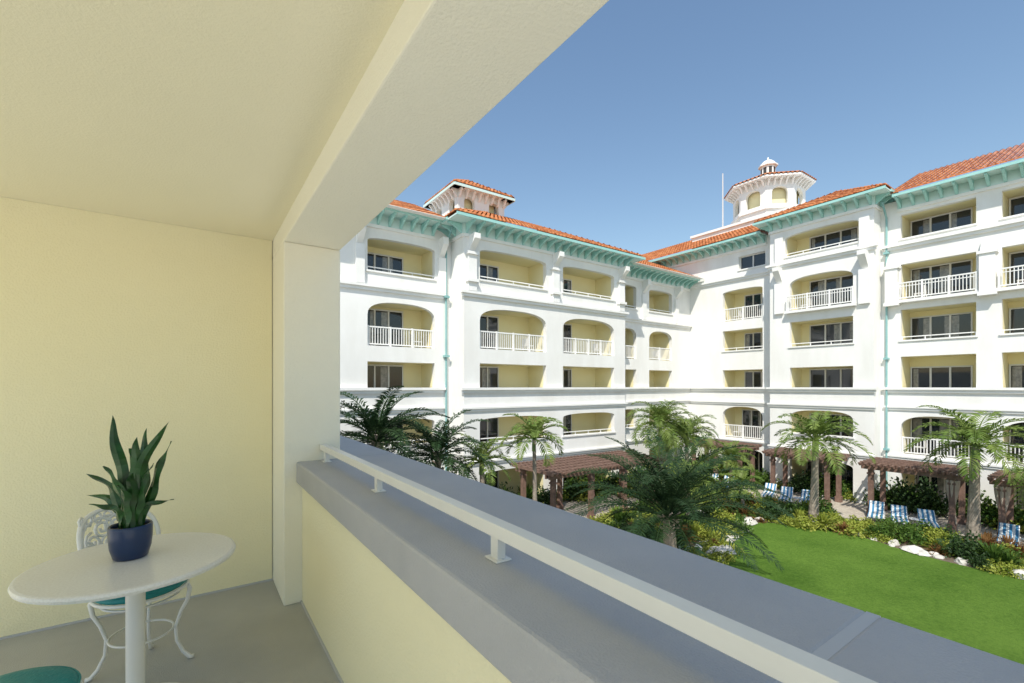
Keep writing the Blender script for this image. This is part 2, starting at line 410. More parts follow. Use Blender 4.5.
# =================================================================== RIGHT BUILDING (faces -X)
RB=empty("hotel_building")
F=frame(34.6,0,0,1,-1,0)
mb=MB()
def pan_plain(s0,s1,z0,z1,n): panel(mb,F,s0,s1,z0,z1,n,None)
TOP=11.1
s0,s1=15.9,21.4
A=(17.0,20.1)
opening_unit(mb,F,s0,s1,0,0,(A[0],A[1],LV[0]+.06,-4.8),.35,None,(17.3,19.8))
opening_unit(mb,F,s0,s1,0,1,(A[0],A[1],-4.04,-1.6),.8,'rail',(17.3,19.4))
opening_unit(mb,F,s0,s1,0,2,(A[0],A[1],-.12,1.25),0,'sill',(17.3,19.2))
opening_unit(mb,F,s0,s1,0,3,(A[0],A[1],2.75,4.35),0,'sillrail',(17.3,19.2))
opening_unit(mb,F,s0,s1,0,4,(A[0],A[1],5.11,7.5),.2,'rail',(17.3,19.2))
opening_unit(mb,F,s0,s1,0,5,(16.8,18.8,8.95,10.0),0,'sill',None,depth=.31,z1=TOP)
window(mb,F,16.87,18.73,8.98,9.92,-.3,2)
pan_plain(21.4,36,G,TOP,0)
n=1.2; s0,s1=9.9,15.9; a,b=10.95,14.6
opening_unit(mb,F,s0,s1,n,0,(a,b,LV[0]+.06,-4.8),.35,None,(11.3,14.2))
opening_unit(mb,F,s0,s1,n,1,(a,b,-3.2,-1.6),.55,'sill',(11.3,14.0))
opening_unit(mb,F,s0,s1,n,2,(a,b,-.12,1.25),0,'sill',(11.3,14.0))
opening_unit(mb,F,s0,s1,n,3,(a,b,2.65,4.35),0,'sillrail',(11.3,14.0))
opening_unit(mb,F,s0,s1,n,4,(a,b,5.11,7.35),.55,'deco',(11.3,14.0))
opening_unit(mb,F,s0,s1,n,5,(a-.3,b+.3,8.85,10.35),.3,'sillrail',(11.3,14.0),z1=TOP)
for s in (9.9,15.9): mb.poly([F(s,n,G),F(s,0,G),F(s,0,TOP+.3),F(s,n,TOP+.3)],'white')
def rstack(s0,s1,a,b):
    w=(max(a+.1,b-2.7),b-.1)
    opening_unit(mb,F,s0,s1,0,0,(a,b,LV[0]+.06,-4.9),.3,None,(a+.3,b-.3,4))
    opening_unit(mb,F,s0,s1,0,1,(a,b,-4.04,-1.75),.8,'rail',w)
    opening_unit(mb,F,s0,s1,0,2,(a,b,-.12,1.75),0,'sill',w)
    opening_unit(mb,F,s0,s1,0,3,(a,b,2.7,4.55),0,'sillrail',w)
    opening_unit(mb,F,s0,s1,0,4,(a,b,5.11,7.25),0,'deco',w)
    opening_unit(mb,F,s0,s1,0,5,(a,b,8.75,10.2),0,'sill',w,z1=TOP)
rstack(5.3,9.9,5.75,8.95)
rstack(.4,5.3,1.0,4.8)
rstack(-4.0,.4,-3.4,-.2)
rstack(-9.0,-4.0,-8.2,-4.6)
mb.fbox(F,-9,36,-14,-2.6,G,TOP-.01,'white')
mb.poly([F(-9,0,G),F(-9,-3,G),F(-9,-3,TOP),F(-9,0,TOP)],'white')
for (a,b,nn) in ((-9,9.6,0),(9.9,15.9,1.2),(16.2,22.9,0)):
    band(mb,F,a,b,nn,-.22,.2,.3); band(mb,F,a,b,nn,-1.3,.14,.24)
    band(mb,F,a,b,nn,8.35,.22,.3); band(mb,F,a,b,nn,-4.25,.12,.22)
for s in (5.28,.4,-4.0,9.3):
    mb.fbox(F,s-.3,s+.3,-.02,.42,5.0,7.0,'trim'); mb.fbox(F,s-.38,s+.38,-.02,.5,7.0,7.15,'trim')
    mb.prism(F,[(0.0,7.15),(.4,7.15),(.1,7.7),(0.0,7.7)],s-.26,s+.26,'trim')
    mb.fbox(F,s-.36,s+.36,-.02,.46,4.8,5.0,'trim')
for s in (10.35,15.25):
    mb.fbox(F,s-.28,s+.28,1.18,1.38,5.0,7.1,'trim')
    mb.prism(F,[(1.2,7.1),(1.85,7.9),(1.85,8.15),(1.2,8.15)],s-.2,s+.2,'trim')
    mb.fbox(F,s-.26,s+.26,1.18,1.36,8.5,10.3,'trim')
eave(mb,F,-9,9.1,0,TOP,.95)
eave(mb,F,9.9,15.9,1.2,TOP+.3,.8,(.8,.8))
pan_plain(9.9,15.9,TOP,TOP+.3,1.2)
eave(mb,F,16.7,36,0,TOP,.95)
S1=frame(34.6,0,-1,0,0,-1); S2=frame(34.6,0,-1,0,0,1)
eave(mb,S1,-.5,1.2,-9.9,TOP+.304,.8); eave(mb,S2,-.5,1.2,15.9,TOP+.304,.8)
RP=25
tiles(mb,F,-9,9.6,1.0,TOP+.16,6,RP)
tiles(mb,F,9.1,16.7,2.02,TOP+.46,8,RP,1,1)
tiles(mb,F,16.5,36,1.0,TOP+.16,6,RP)
tiles(mb,S1,-4,2.02,-9.1,TOP+.46,4,RP,0,1)
tiles(mb,S2,-4,2.02,16.7,TOP+.46,4,RP,0,1)
spout(F,9.6,0,G+.5,TOP-.1); spout(F,16.15,0,G+.5,TOP-.1); 
for s in (9.6,16.15):
    for z in (-3.9,1.6,4.9,8.0): mb.fbox(F,s-.13,s+.13,0,.24,z,z+.12,'spout')
mb.obj("walls_and_roof",RB)
mb=MB()
cx,cy=42.5,20.4
TZ=-.45
def octa(r,z0,z1,k,seg=8,off=math.pi/8):
    for i in range(seg):
        a0=off+2*math.pi*i/seg; a1=off+2*math.pi*(i+1)/seg
        p0=(cx+r*math.cos(a0),cy+r*math.sin(a0)); p1=(cx+r*math.cos(a1),cy+r*math.sin(a1))
        mb.poly([(p0[0],p0[1],z0),(p1[0],p1[1],z0),(p1[0],p1[1],z1),(p0[0],p0[1],z1)],k)
def ring8(r0,r1,z0,z1,k):
    octa(r1,z0,z1,k)
    for i in range(8):
        a0=math.pi/8+2*math.pi*i/8; a1=math.pi/8+2*math.pi*(i+1)/8
        for z in (z0,z1):
            mb.poly([(cx+r*math.cos(a),cy+r*math.sin(a),z) for r,a in ((r0,a0),(r1,a0),(r1,a1),(r0,a1))],k)
rr=2.85; ap=rr*math.cos(math.pi/8)
for i in range(8):
    am=2*math.pi*i/8; f=frame(cx,cy,-math.sin(am),math.cos(am),math.cos(am),math.sin(am))
    hw=rr*math.sin(math.pi/8)
    panel(mb,f,-hw,hw,13.9+TZ,18.0+TZ,ap,(-.62,.62,15.9+TZ,17.35+TZ,.6,.5))
    e=ap*1.29; he=e*math.tan(math.pi/8); zt0=18.12+TZ; zt1=19.75+TZ
    K=8
    for j in range(K):
        for h in range(6):
            u0=-1+2*j/K; u1=-1+2*(j+1)/K; um=(u0+u1)/2; t0=h/6; t1=(h+1)/6
            def P(u,t,l): return f(u*he*(1-t), e*(1-t), zt0+(zt1-zt0)*t+l)
            mb.poly([P(u0,t0,0),P(um,t0,.12*(1-t0)),P(um,t1,.12*(1-t1)),P(u0,t1,0)],'tile')
            mb.poly([P(um,t0,.12*(1-t0)),P(u1,t0,0),P(u1,t1,0),P(um,t1,.12*(1-t1))],'tile')
    brackets(mb,f,-hw+.15,hw-.15,ap,17.99+TZ,.65,.5,'trim')
octa(2.3,13.9+TZ,18.0+TZ,'yellow')
ring8(2.8,3.6,18.0+TZ,18.14+TZ,'trim'); ring8(2.8,3.05,15.5+TZ,15.75+TZ,'trim'); ring8(2.5,3.3,13.5+TZ,14.0+TZ,'trim')
octa(3.3,11,13.6+TZ,'white')
Z=19.2+TZ
octa(.6,Z-.2,Z+1.0,'trim'); 
ring8(.3,.8,Z+1.0,Z+1.12,'trim'); mb.lathe([(.6,0),(.56,.2),(.38,.38),(.1,.46),(0.05,.75),(0.001,.77)],(cx,cy,Z+1.12),'trim',16)
for i in range(8):
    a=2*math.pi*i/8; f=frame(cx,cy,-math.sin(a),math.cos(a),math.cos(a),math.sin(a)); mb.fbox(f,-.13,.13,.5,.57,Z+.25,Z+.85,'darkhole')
mb.box(37.6,46,16.4,24.8,11.5,14.0+TZ,'white'); mb.box(37.45,46.1,16.3,24.9,14.0+TZ,14.2+TZ,'trim')
mb.obj("roof_tower",RB)
mb=MB(); mb.tube([(39.6,23.0,13.6),(39.6,23.0,19.4)],[.07,.05],'steel'); mb.box(39.45,39.75,22.85,23.15,13.7,14.2,'steel'); mb.obj("antenna_mast")

# =================================================================== OUR BUILDING + BALCONY
OB=empty("hotel_building")
fl,ce=-1.55,1.16
mb=MB()
mb.box(-13,-3.001,-9,22.8,G,fl-.02,'white')
mb.box(-3,1.28,-9,4.29,G,fl-.02,'white')
mb.box(-3,.90,4.29,22.8,G,fl-.02,'white')
mb.box(-13,-2.9,-9,4.1,fl-.0195,fl-.004,'fill_terrace')  # unseen open terrace, added so sun and sky fill the balcony
mb.box(-2.899,.62,-9,-1.0,fl-.0195,fl-.004,'fill_terrace')  # same added terrace, continued behind the camera for bounce light
mb.box(-13,.898,4.30,22.8,fl-.0195,1.60,'white')
mb.box(.901,1.33,5.45,22.7,-.85,-.54,'trim')
mb.box(-13.2,-13,-9,4.3,fl-.02,-.6,'white'); mb.box(-13,1.28,-9.2,-9,fl-.02,-.6,'white')
mb.box(.64,1.28,-9,-1.3,fl-.0195,-.69,'white')
mb.obj("walls",OB)
BAL=empty("hotel_balcony")
mb=MB(); mb.box(-2.898,.64,-.999,4.08,fl-.019,fl,'balfloor'); mb.obj("floor",BAL)
mb=MB(); mb.box(-2.85,.52,-1.0,4.2,ce,ce+.02,'ceil'); mb.obj("ceiling",BAL)
mb=MB(); mb.box(-2.85,.905,-1.0,4.295,1.183,1.55,'column'); mb.obj("roof_slab",BAL)
mb=MB(); mb.box(-2.84,.515,4.08,4.28,fl,ce-.001,'cream'); mb.obj("end_wall",BAL)
mb=MB(); mb.box(.52,.905,-1.0,4.29,1.02,1.182,'column'); mb.obj("beam",BAL,bevel=.008)
mb=MB(); mb.box(.52,.905,3.54,4.285,fl,1.0195,'column'); mb.obj("corner_column",BAL,bevel=.008)
mb=MB(); mb.box(.70,.90,-.98,-.78,-.54,1.0195,'column'); mb.box(-2.84,-2.64,-.98,-.78,fl,ce-.001,'column'); mb.obj("slender_column",BAL)
mb=MB(); mb.box(.64,1.285,-1.29,3.539,fl,-.69,'cream'); mb.box(.906,1.283,3.54,5.3,fl,-.69,'cream'); mb.obj("parapet_wall",BAL)
mb=MB()
mb.box(.60,1.33,-1.3,.385,-.69,-.54,'cap'); mb.box(.60,1.33,.403,3.538,-.69,-.54,'cap'); mb.box(.908,1.33,3.5385,5.4,-.69,-.5405,'cap')
mb.obj("parapet_cap",BAL,bevel=.012)
mb=MB(); mb.box(.602,1.328,.38,.408,-.688,-.5425,'caulk'); mb.obj("cap_joint",BAL)
# paint joint between floor coating and wall
mb=MB(); mb.box(.628,.6395,-1.0,3.539,fl,fl+.012,'caulk'); mb.box(-2.8,.519,4.069,4.0795,fl,fl+.012,'caulk'); mb.obj("floor_sealant",BAL)
mb=MB()
mb.box(.757,.803,-1.3,3.535,-.466,-.424,'rail')
for y in (3.42,2.31,1.19,.07,-1.05):
    mb.box(.765,.795,y-.02,y+.02,-.536,-.4665,'rail'); mb.box(.752,.808,y-.035,y+.035,-.5395,-.534,'rail')
    for o in (-.026,.026): mb.lathe([(.004,0),(.004,.003),(.0001,.004)],(.78,y+o,-.534),'steel',8)
mb.obj("balcony_railing",None,bevel=.004)
# =================================================================== TABLE, CHAIRS, PLANT
T=empty("bistro_table")
mb=MB(); c=(-.222,2.76,-.81)
mb.lathe([(0.001,0),(.388,0),(.398,-.004),(.402,-.014),(.398,-.026),(.38,-.032),(.001,-.032)],c,'table',96); mb.obj("table_top",T,smooth=False)
mb=MB(); mb.lathe([(.12,-.033),(.12,-.04),(.045,-.055),(.037,-.08),(.036,-.60),(.05,-.66),(.11,-.70),(.22,-.722),(.235,-.73),(.235,-.739)],c,'iron',48); mb.obj("pedestal",T,smooth=True)

def chair(x,y,ang):
    E=empty("metal_chair")
    mb=MB()
    mb.lathe([(0.001,.495),(.15,.493),(.185,.487),(.203,.472),(.206,.462),(.203,.452),(.195,.445),(.001,.445)],(0,0,0),'tealvinyl',48)
    ring=[(.204*math.cos(a),.204*math.sin(a),.472) for a in [2*math.pi*i/48 for i in range(48)]]
    mb.tube(ring,.004,'tealvinyl',6,True)
    mb.obj("seat_cushion",E,smooth=True)
    mb=MB(); 
    ring=[(.205*math.cos(a),.205*math.sin(a),.438) for a in [2*math.pi*i/40 for i in range(40)]]
    mb.tube(ring,.009,'iron',8,True)
    ring=[(.17*math.cos(a),.17*math.sin(a),.40) for a in [2*math.pi*i/40 for i in range(40)]]
    mb.tube(ring,.006,'iron',6,True)
    ring=[(.14*math.cos(a),.14*math.sin(a),.20) for a in [2*math.pi*i/40 for i in range(40)]]
    mb.tube(ring,.006,'iron',6,True)
    for k in range(4):
        a=math.pi/4+k*math.pi/2; d=Vector((math.cos(a),math.sin(a),0))
        prof=[(.20,.44),(.215,.40),(.205,.34),(.175,.28),(.15,.20),(.155,.12),(.185,.05),(.215,.012),(.235,.01)]
        mb.tube([d*r+Vector((0,0,z)) for r,z in prof],[.011,.012,.011,.010,.009,.009,.010,.012,.012],'iron',8)
        mb.tube([d*.17+Vector((0,0,.40)),d*.185+Vector((0,0,.42)),d*.20+Vector((0,0,.435))],.006,'iron',6)
    mb.obj("legs",E,smooth=True)
    mb=MB()
    def bp(u,z):
        a=math.pi/2 - u*0.95
        rr=.20+ (z-.44)*.18
        return Vector((rr*math.cos(a)*1.0, rr*math.sin(a), z))
    hoop=[]
    for i in range(33):
        th=math.pi*i/32; u=-math.cos(th); z=.44+.42*math.sin(th)**.45
        hoop.append(bp(u,z))
    mb.tube(hoop,.012,'iron',8)
    hoop=[]
    for i in range(33):
        th=math.pi*i/32; u=-.82*math.cos(th); z=.60+.22*math.sin(th)**.5
        hoop.append(bp(u,z))
    mb.tube(hoop,.008,'iron',6)
    mb.tube([bp(-.99+1.98*i/20,.60) for i in range(21)],.008,'iron',6)
    for u0,z0,sg in ((-.42,.70,1),(.42,.70,-1),(-.14,.76,-1),(.14,.76,1),(-.62,.66,-1),(.62,.66,1),(0,.67,1)):
        pts=[]
        for i in range(20):
            t=i/19; a=sg*(t*3.6*math.pi)+math.pi/2; r=.055*(1-t*.8)
            pts.append(bp(u0+r*math.cos(a)/.22, z0+r*math.sin(a)))
        mb.tube(pts,.008,'iron',6)
    for i in range(-3,4):
        mb.tube([bp(i*.24,.44),bp(i*.24+.05,.50),bp(i*.24-.05,.55),bp(i*.24,.60)],.007,'iron',6)
    for i in range(-3,4):
        for s2 in (-.07,.07):
            mb.tube([bp(i*.21,.79),bp(i*.21+s2,.81),bp(i*.21+s2,.835),bp(i*.20,.85)],.007,'iron',6)
    mb.obj("backrest",E,smooth=True)
    E.location=(x,y,fl); E.rotation_euler=(0,0,ang)
chair(-.23,3.20,math.radians(38))
chair(-.545,2.265,math.radians(120))

P=empty("potted_snake_plant")
mb=MB(); pc=(-.243,2.80,-.8095)
mb.lathe([(.001,0),(.058,0),(.066,.006),(.078,.05),(.083,.10),(.084,.148),(.081,.156),(.076,.156),(.074,.148),(.073,.135)],pc,'navy',48); mb.obj("pot",P,smooth=True)
mb=MB(); mb.lathe([(.0735,.136),(.04,.142),(.001,.143)],pc,'potting',24); mb.obj("potting_mix",P)
mb=MB()
cr=Vector((.8192,-.5736,0)); cf=Vector((.5736,.8192,0))
leaves=[(-.11,.02,.53,.056,-.25),(-.03,.03,.37,.062,.1),(.035,.00,.43,.062,-.1),(.17,.02,.50,.052,.35),(.125,-.02,.31,.055,.1),(-.19,-.02,.26,.056,.2),(-.23,.03,.15,.052,.3),
        (.06,-.06,.27,.056,.1),(-.08,-.06,.30,.056,.1),(.02,-.09,.22,.052,.1),(.13,.08,.40,.048,-.2),(-.14,.08,.33,.048,.2),(.17,.05,.12,.044,.3),(.01,.09,.46,.050,.1),(-.12,-.09,.13,.044,.2),(.06,.03,.36,.05,-.3)]
for (a,b,h,w,cv) in leaves:
    base=Vector(pc)+Vector((0,0,.14))+cr*(a*.22)+cf*(b*.4)
    tip=Vector(pc)+Vector((0,0,.14+h))+cr*a+cf*b
    mid=base.lerp(tip,.5)+Vector((0,0,.05))-(cr*a+cf*b)*(.3+cv)
    side=(cr*R.uniform(.7,1)+cf*R.uniform(-.5,.5)); d=(tip-base).normalized(); side=(side-d*side.dot(d)).normalized()
    nn=d.cross(side).normalized(); N=18; rows=[]
    for i in range(N+1):
        t=i/N; p=base*(1-t)**2+mid*2*t*(1-t)+tip*t*t
        ww=w*.5*(min(1,.5+t*1.3))*(1-t**3)**.85 if t<1 else 0.0004
        tw=.9*t*math.sin(a*40)
        sd=side*math.cos(tw)+nn*math.sin(tw); n3=nn*math.cos(tw)-side*math.sin(tw)
        wav=.006*math.sin(t*16+a*50); sh=sd*(.006*math.sin(t*11+a*30))
        p=p+sh
        rows.append((p-sd*ww+n3*(ww*.45+wav),p,p+sd*ww+n3*(ww*.45-wav)))
    for i in range(N):
        A0,B0,C0=rows[i];A1,B1,C1=rows[i+1]
        mb.poly([A0,B0,B1,A1],'snake'); mb.poly([B0,C0,C1,B1],'snake')
mb.obj("leaves",P,smooth=True)

# =================================================================== GROUND
mb=MB(); mb.box(-600,600,-600,600,G-.5,G-.008,'paver'); mb.obj("ground")
def sheet(name,pts,z,k,n=4):
    mb=MB(); mb.poly([(x,y,z) for x,y in pts],k); return mb.obj(name)
def smoothpoly(pts,it=3):
    for _ in range(it):
        q=[]
        for i in range(len(pts)):
            a=pts[i]; b=pts[(i+1)%len(pts)]
            q.append((a[0]*.75+b[0]*.25,a[1]*.75+b[1]*.25)); q.append((a[0]*.25+b[0]*.75,a[1]*.25+b[1]*.75))
        pts=q
    return pts
sheet("planting_bed",smoothpoly([(4,11.5),(4,21),(13,21.5),(13.5,16.8),(24,16.6),(28,14.5),(28.4,9.5),(28.2,3),(29,-8),(25,-8),(15,-9),(14.5,9)]),G-.004,'soil')
lawn=smoothpoly([(14,-9),(14,9.2),(17.5,10.3),(20.5,11.3),(24.3,12.6),(25.4,10.6),(26.2,8.6),(25.0,5.6),(25.3,2.5),(24.6,-2),(25.5,-9)],2)
sheet("lawn",lawn,G,'lawn')
mb=MB(); mb.box(1.3,13.5,-12,11.0,G-.0079,G-.002,'bounce_deck'); mb.obj("bounce_patio")  # unseen pale paving added below the balcony to reflect sun upward

# =================================================================== PERGOLAS
def pergola(x0,x1,y0,y1,along,drapes=()):
    E=empty("pergola"); mb=MB()
    H=G+2.55
    if along=='x': f=frame(0,0,1,0,0,1); a0,a1,b0,b1=x0,x1,y0,y1
    else: f=frame(0,0,0,1,1,0); a0,a1,b0,b1=y0,y1,x0,x1
    m=max(2,round((a1-a0)/2.8)+1)
    for i in range(m):
        s=a0+.35+(a1-a0-.7)*i/(m-1)
        for nn in (b0+.35,b1-.35):
            mb.fbox(f,s-.11,s+.11,nn-.11,nn+.11,G,H-.001,'wood')
            mb.fbox(f,s-.16,s+.16,nn-.16,nn+.16,G,G+.35,'wood')
            mb.fbox(f,s-.15,s+.15,nn-.15,nn+.15,H-.28,H-.18,'wood')
    for nn in (b0+.35,b1-.35):
        for o in (-.14,.14): mb.fbox(f,a0-.05,a1+.05,nn+o-.035,nn+o+.035,H,H+.2,'wood')
    k=int((a1-a0)/.27)
    for i in range(k+1):
        s=a0+(a1-a0)*i/k
        mb.prism(f,[(b0-.12,H+.2),(b1+.12,H+.2),(b1+.3,H+.33),(b1+.3,H+.38),(b0-.3,H+.38),(b0-.3,H+.33)],s-.045,s+.045,'wood')
    j=5
    for i in range(j+1):
        nn=b0+.1+(b1-b0-.2)*i/j
        mb.fbox(f,a0-.08,a1+.08,nn-.03,nn+.03,H+.382,H+.43,'wood')
    mb.obj("timber_frame",E)
    if drapes:
        mb=MB()
        for (s,nn) in drapes:
            N=12; S=28; base=len(mb.v); q=mb.mi('cloth')
            for i in range(N+1):
                t=i/N; z=H-.05-t*2.45
                r=.07+.13*abs(math.cos(min(1,t/.55)*math.pi/2))**1.2 if t<.55 else .07+.07*((t-.55)/.45)
                for jn in range(S):
                    a=2*math.pi*jn/S; r2=r*(1+.22*math.sin(a*7))
                    p=f(s+r2*math.cos(a)*1.2,nn+r2*math.sin(a)*.7,z); mb.v.append(p)
            for i in range(N):
                for jn in range(S):
                    j2=(jn+1)%S; mb.f.append((base+i*S+jn,base+i*S+j2,base+(i+1)*S+j2,base+(i+1)*S+jn)); mb.m.append(q)
        mb.obj("drapes",E,smooth=True)
pergola(14.3,22.8,17.0,20.2,'x')
pergola(31.0,33.4,16.6,20.9,'y')
pergola(30.6,33.0,11.1,14.9,'y')
pergola(30.4,33.0,5.6,9.6,'y',((5.95,30.75),))
pergola(30.4,33.0,.2,4.6,'y',((4.25,30.75),))

# =================================================================== LOUNGERS
def lounger(x,y,ang):
    E=empty("sun_lounger")
    mb=MB()
    def slab(p0,p1,w,t,k):
        (xa,za),(xb,zb)=p0,p1
        d=math.hypot(xb-xa,zb-za); nx,nz=-(zb-za)/d,(xb-xa)/d
        P=[(xa,za),(xb,zb),(xb+nx*t,zb+nz*t),(xa+nx*t,za+nz*t)]
        f=lambda s,n,z:(n,s,z)
        mb.prism(f,P,-w/2,w/2,k)
    slab((-.95,.36),(.25,.36),.64,.09,'stripe'); slab((.26,.37),(.92,.80),.64,.09,'stripe')
    mb.obj("cushion",E,bevel=.02)
    mb=MB()
    for s in (-.33,.33):
        mb.box(-.97,.95,s-.02,s+.02,.30,.35,'trim')
        for xx in (-.8,.7): mb.box(xx-.025,xx+.025,s-.021,s+.021,0,.30,'trim')
    mb.tube([(.90,-.3,.32),(.80,-.3,.72)],.015,'trim'); mb.tube([(.90,.3,.32),(.80,.3,.72)],.015,'trim')
    for xx in (-.8,.7): mb.box(xx-.02,xx+.02,-.3,.3,.25,.29,'trim')
    mb.obj("frame",E)
    E.location=(x,y,G-.008); E.rotation_euler=(0,0,ang)
for (x,y,a) in ((29.7,6.6,.35),(29.6,7.7,.3),(29.7,8.7,.25),(29.6,3.9,.1),(29.6,2.7,.1),(29.6,12.0,.3),(29.5,13.1,.35),(29.7,14.2,.3),(29.8,18.1,.4),(29.8,19.3,.4),(29.9,17,.4),(29.5,.6,0)):
    lounger(x,y,a)
for (x,y) in ((29.9,7.15),(29.9,3.3),(29.8,12.55),(30.0,18.7)):
    E=empty("side_table"); mb=MB()
    mb.lathe([(.001,.45),(.25,.45),(.26,.435),(.25,.42),(.001,.42)],(0,0,0),'trim',20)
    for k in range(3):
        a=k*2.094; mb.tube([(.08*math.cos(a),.08*math.sin(a),.42),(.2*math.cos(a),.2*math.sin(a),0)],.015,'trim',6)
    o=mb.obj("top_and_legs",E); E.location=(x,y,G-.008)

# =================================================================== PALMS
def frond(mb,o,az,el,L,droop,ll,k,npairs=26,lw=.035,vee=.35):
    pts=[];p=Vector(o);N=14;e=el
    for i in range(N+1):
        pts.append(p.copy()); d=Vector((math.cos(az)*math.cos(e),math.sin(az)*math.cos(e),math.sin(e)))
        p=p+d*(L/N); e-=droop/N*(.5+1.0*i/N)
    mb.tube(pts,[.03*(1-.85*i/N)+.003 for i in range(N+1)],k,4)
    for j in range(npairs):
        t=.14+.86*j/(npairs-1); f=t*N; i=min(int(f),N-1); q=pts[i].lerp(pts[i+1],f-i)
        d=(pts[i+1]-pts[i]).normalized(); sd=d.cross(Vector((0,0,1)))
        if sd.length<1e-3: sd=Vector((1,0,0))
        sd.normalize(); up=sd.cross(d)
        l=ll*(math.sin(math.pi*min(1,.18+.8*t))**.6)*R.uniform(.85,1.1)
        for sg in (-1,1):
            dr=(sd*sg*.8+d*R.uniform(.45,.75)+up*R.uniform(vee-.25,vee+.15)).normalized()
            tip=q+dr*l+Vector((0,0,-.25*l)); mid=q+dr*l*.5
            w=d*lw
            mb.poly([q,mid+w,tip,mid-w],k)
def palm(x,y,zc,L,nf,k='palm',tr=.12,droop=1.9,ll=.55,seed=0,shaft=True,el0=-.2,el1=1.35,npairs=26,lean=0.1,lw=.035):
    R.seed(seed); E=empty("palm_tree")
    mb=MB(); top=Vector((x,y,zc)); base=Vector((x+R.uniform(-lean,lean),y+R.uniform(-lean,lean),G))
    N=24; pts=[];rad=[]
    for i in range(N+1):
        t=i/N; p=base.lerp(top,t)+Vector((math.sin(t*3)*.05,0,0)); pts.append(p)
        rad.append(tr*(1.25-.45*t)*(1+.06*(i%2))+(.08*(1-t)**6))
    mb.tube(pts,rad,'trunk',12)
    if shaft: mb.tube([top-Vector((0,0,.5)),top-Vector((0,0,.2)),top+Vector((0,0,.15))],[tr*.95,tr*.9,tr*.4],'crownshaft',10)
    else:
        for i in range(40):
            a=R.uniform(0,6.28); z=R.uniform(-.7,.1)
            mb.tube([top+Vector((0,0,z)),top+Vector((math.cos(a)*tr*1.7,math.sin(a)*tr*1.7,z+.25))],[.05,.03],'trunk',4)
    mb.obj("trunk",E)
    mb=MB()
    for i in range(nf):
        az=i*2.399+R.uniform(-.2,.2); u=i/nf
        el=el1+(el0-el1)*u+R.uniform(-.12,.12)
        frond(mb,top+Vector((0,0,.05)),az,el,L*R.uniform(.85,1.08),droop*R.uniform(.75,1.15),ll,k,npairs,lw)
    mb.obj("fronds",E)
palm(26.4,10.3,-2.9,2.7,22,seed=1,droop=2.0,tr=.17,ll=.68,lw=.05)
palm(28.4,4.75,-2.7,2.8,22,seed=2,droop=2.0,tr=.18,ll=.68,lw=.05)
palm(28.5,2.4,-3.6,2.2,15,seed=3,droop=2.0)
palm(12.0,15.5,-2.3,1.7,16,seed=4,droop=1.9,tr=.09,ll=.5,lw=.04)
palm(22.6,17.0,-2.3,2.5,34,seed=5,droop=2.3,ll=.65)
palm(24.6,16.6,-3.1,2.4,32,seed=6,droop=2.3,ll=.65)
palm(14.3,10.4,-4.9,4.3,44,'palmdark',.24,1.3,.62,seed=7,shaft=False,el0=.0,el1=1.3,npairs=64,lw=.026)
palm(5.6,16.8,-2.1,3.0,30,'palmdark',.16,1.6,.55,seed=8,shaft=False,npairs=44)
palm(8.0,16.6,-2.9,2.6,28,'palmdark',.14,1.6,.5,seed=9,shaft=False,npairs=40)
palm(10.4,17.2,-3.4,1.8,20,seed=10,ll=.45)
palm(30.6,21.6,-3.6,1.6,16,seed=11,tr=.09,ll=.45)
palm(20.6,13.8,-4.9,1.9,24,seed=12,tr=.10,ll=.45)
palm(27.4,15.4,-4.6,1.7,22,seed=13,tr=.09,ll=.45)
palm(28.6,20.9,-4.3,1.6,20,seed=14,tr=.09,ll=.45)
palm(24.9,13.4,-5.6,1.4,20,seed=15,tr=.08,ll=.4)

# =================================================================== SHRUBS
def shrub_mesh(name,k,n,rx,rz,ll,lw,seed,spiky=False):
    R.seed(seed); mb=MB()
    for i in range(n):
        if spiky:
            a=R.uniform(0,6.283); e=R.uniform(.1,1.5); l=rx*R.uniform(.7,1.2)
            d=Vector((math.cos(a)*math.cos(e),math.sin(a)*math.cos(e),math.sin(e)))
            q=Vector((0,0,.03)); mid=q+d*l*.55; tip=q+d*l+Vector((0,0,-.2*l)); sd=d.cross(Vector((0,0,1))).normalized()*lw
            mb.poly([q-sd*.4,mid-sd,tip,mid+sd],k); continue
        a=R.uniform(0,6.283); u=R.uniform(0,1)**.5; z=math.sqrt(max(0,1-u*u))
        s=R.uniform(.55,1.08)*(1+.22*math.sin(a*3+seed)+.15*math.sin(a*5+u*4))
        c=Vector((math.cos(a)*u*rx*s,math.sin(a)*u*rx*s,z*rz*s*R.uniform(.5,1.0)))
        d=Vector((R.uniform(-1,1),R.uniform(-1,1),R.uniform(-.2,1))).normalized()+c*.5; d.normalize()
        sd=d.cross(Vector((R.uniform(-1,1),R.uniform(-1,1),R.uniform(-1,1)))).normalized()*lw*R.uniform(.7,1.2)
        l=ll*R.uniform(.6,1.3)
        mb.poly([c,c+d*l*.5+sd,c+d*l,c+d*l*.5-sd],k)
    me=bpy.data.meshes.new(name); me.from_pydata(mb.v,[],mb.f)
    for q in mb.names: me.materials.append(M[q])
    return me
SH=[shrub_mesh("s1",'leafA',900,.62,.7,.12,.035,1),shrub_mesh("s2",'leafB',900,.55,.5,.11,.035,2),shrub_mesh("s3",'leafC',900,.6,.8,.13,.04,3),
    shrub_mesh("s4",'leafB',130,.65,.5,.1,.035,4,True),shrub_mesh("s5",'leafA',150,.8,.5,.1,.04,5,True),shrub_mesh("s6",'leafD',120,.7,.5,.1,.035,6,True),shrub_mesh("s7",'leafB',1100,.75,.32,.10,.035,7)]
GF=empty("garden_foliage")
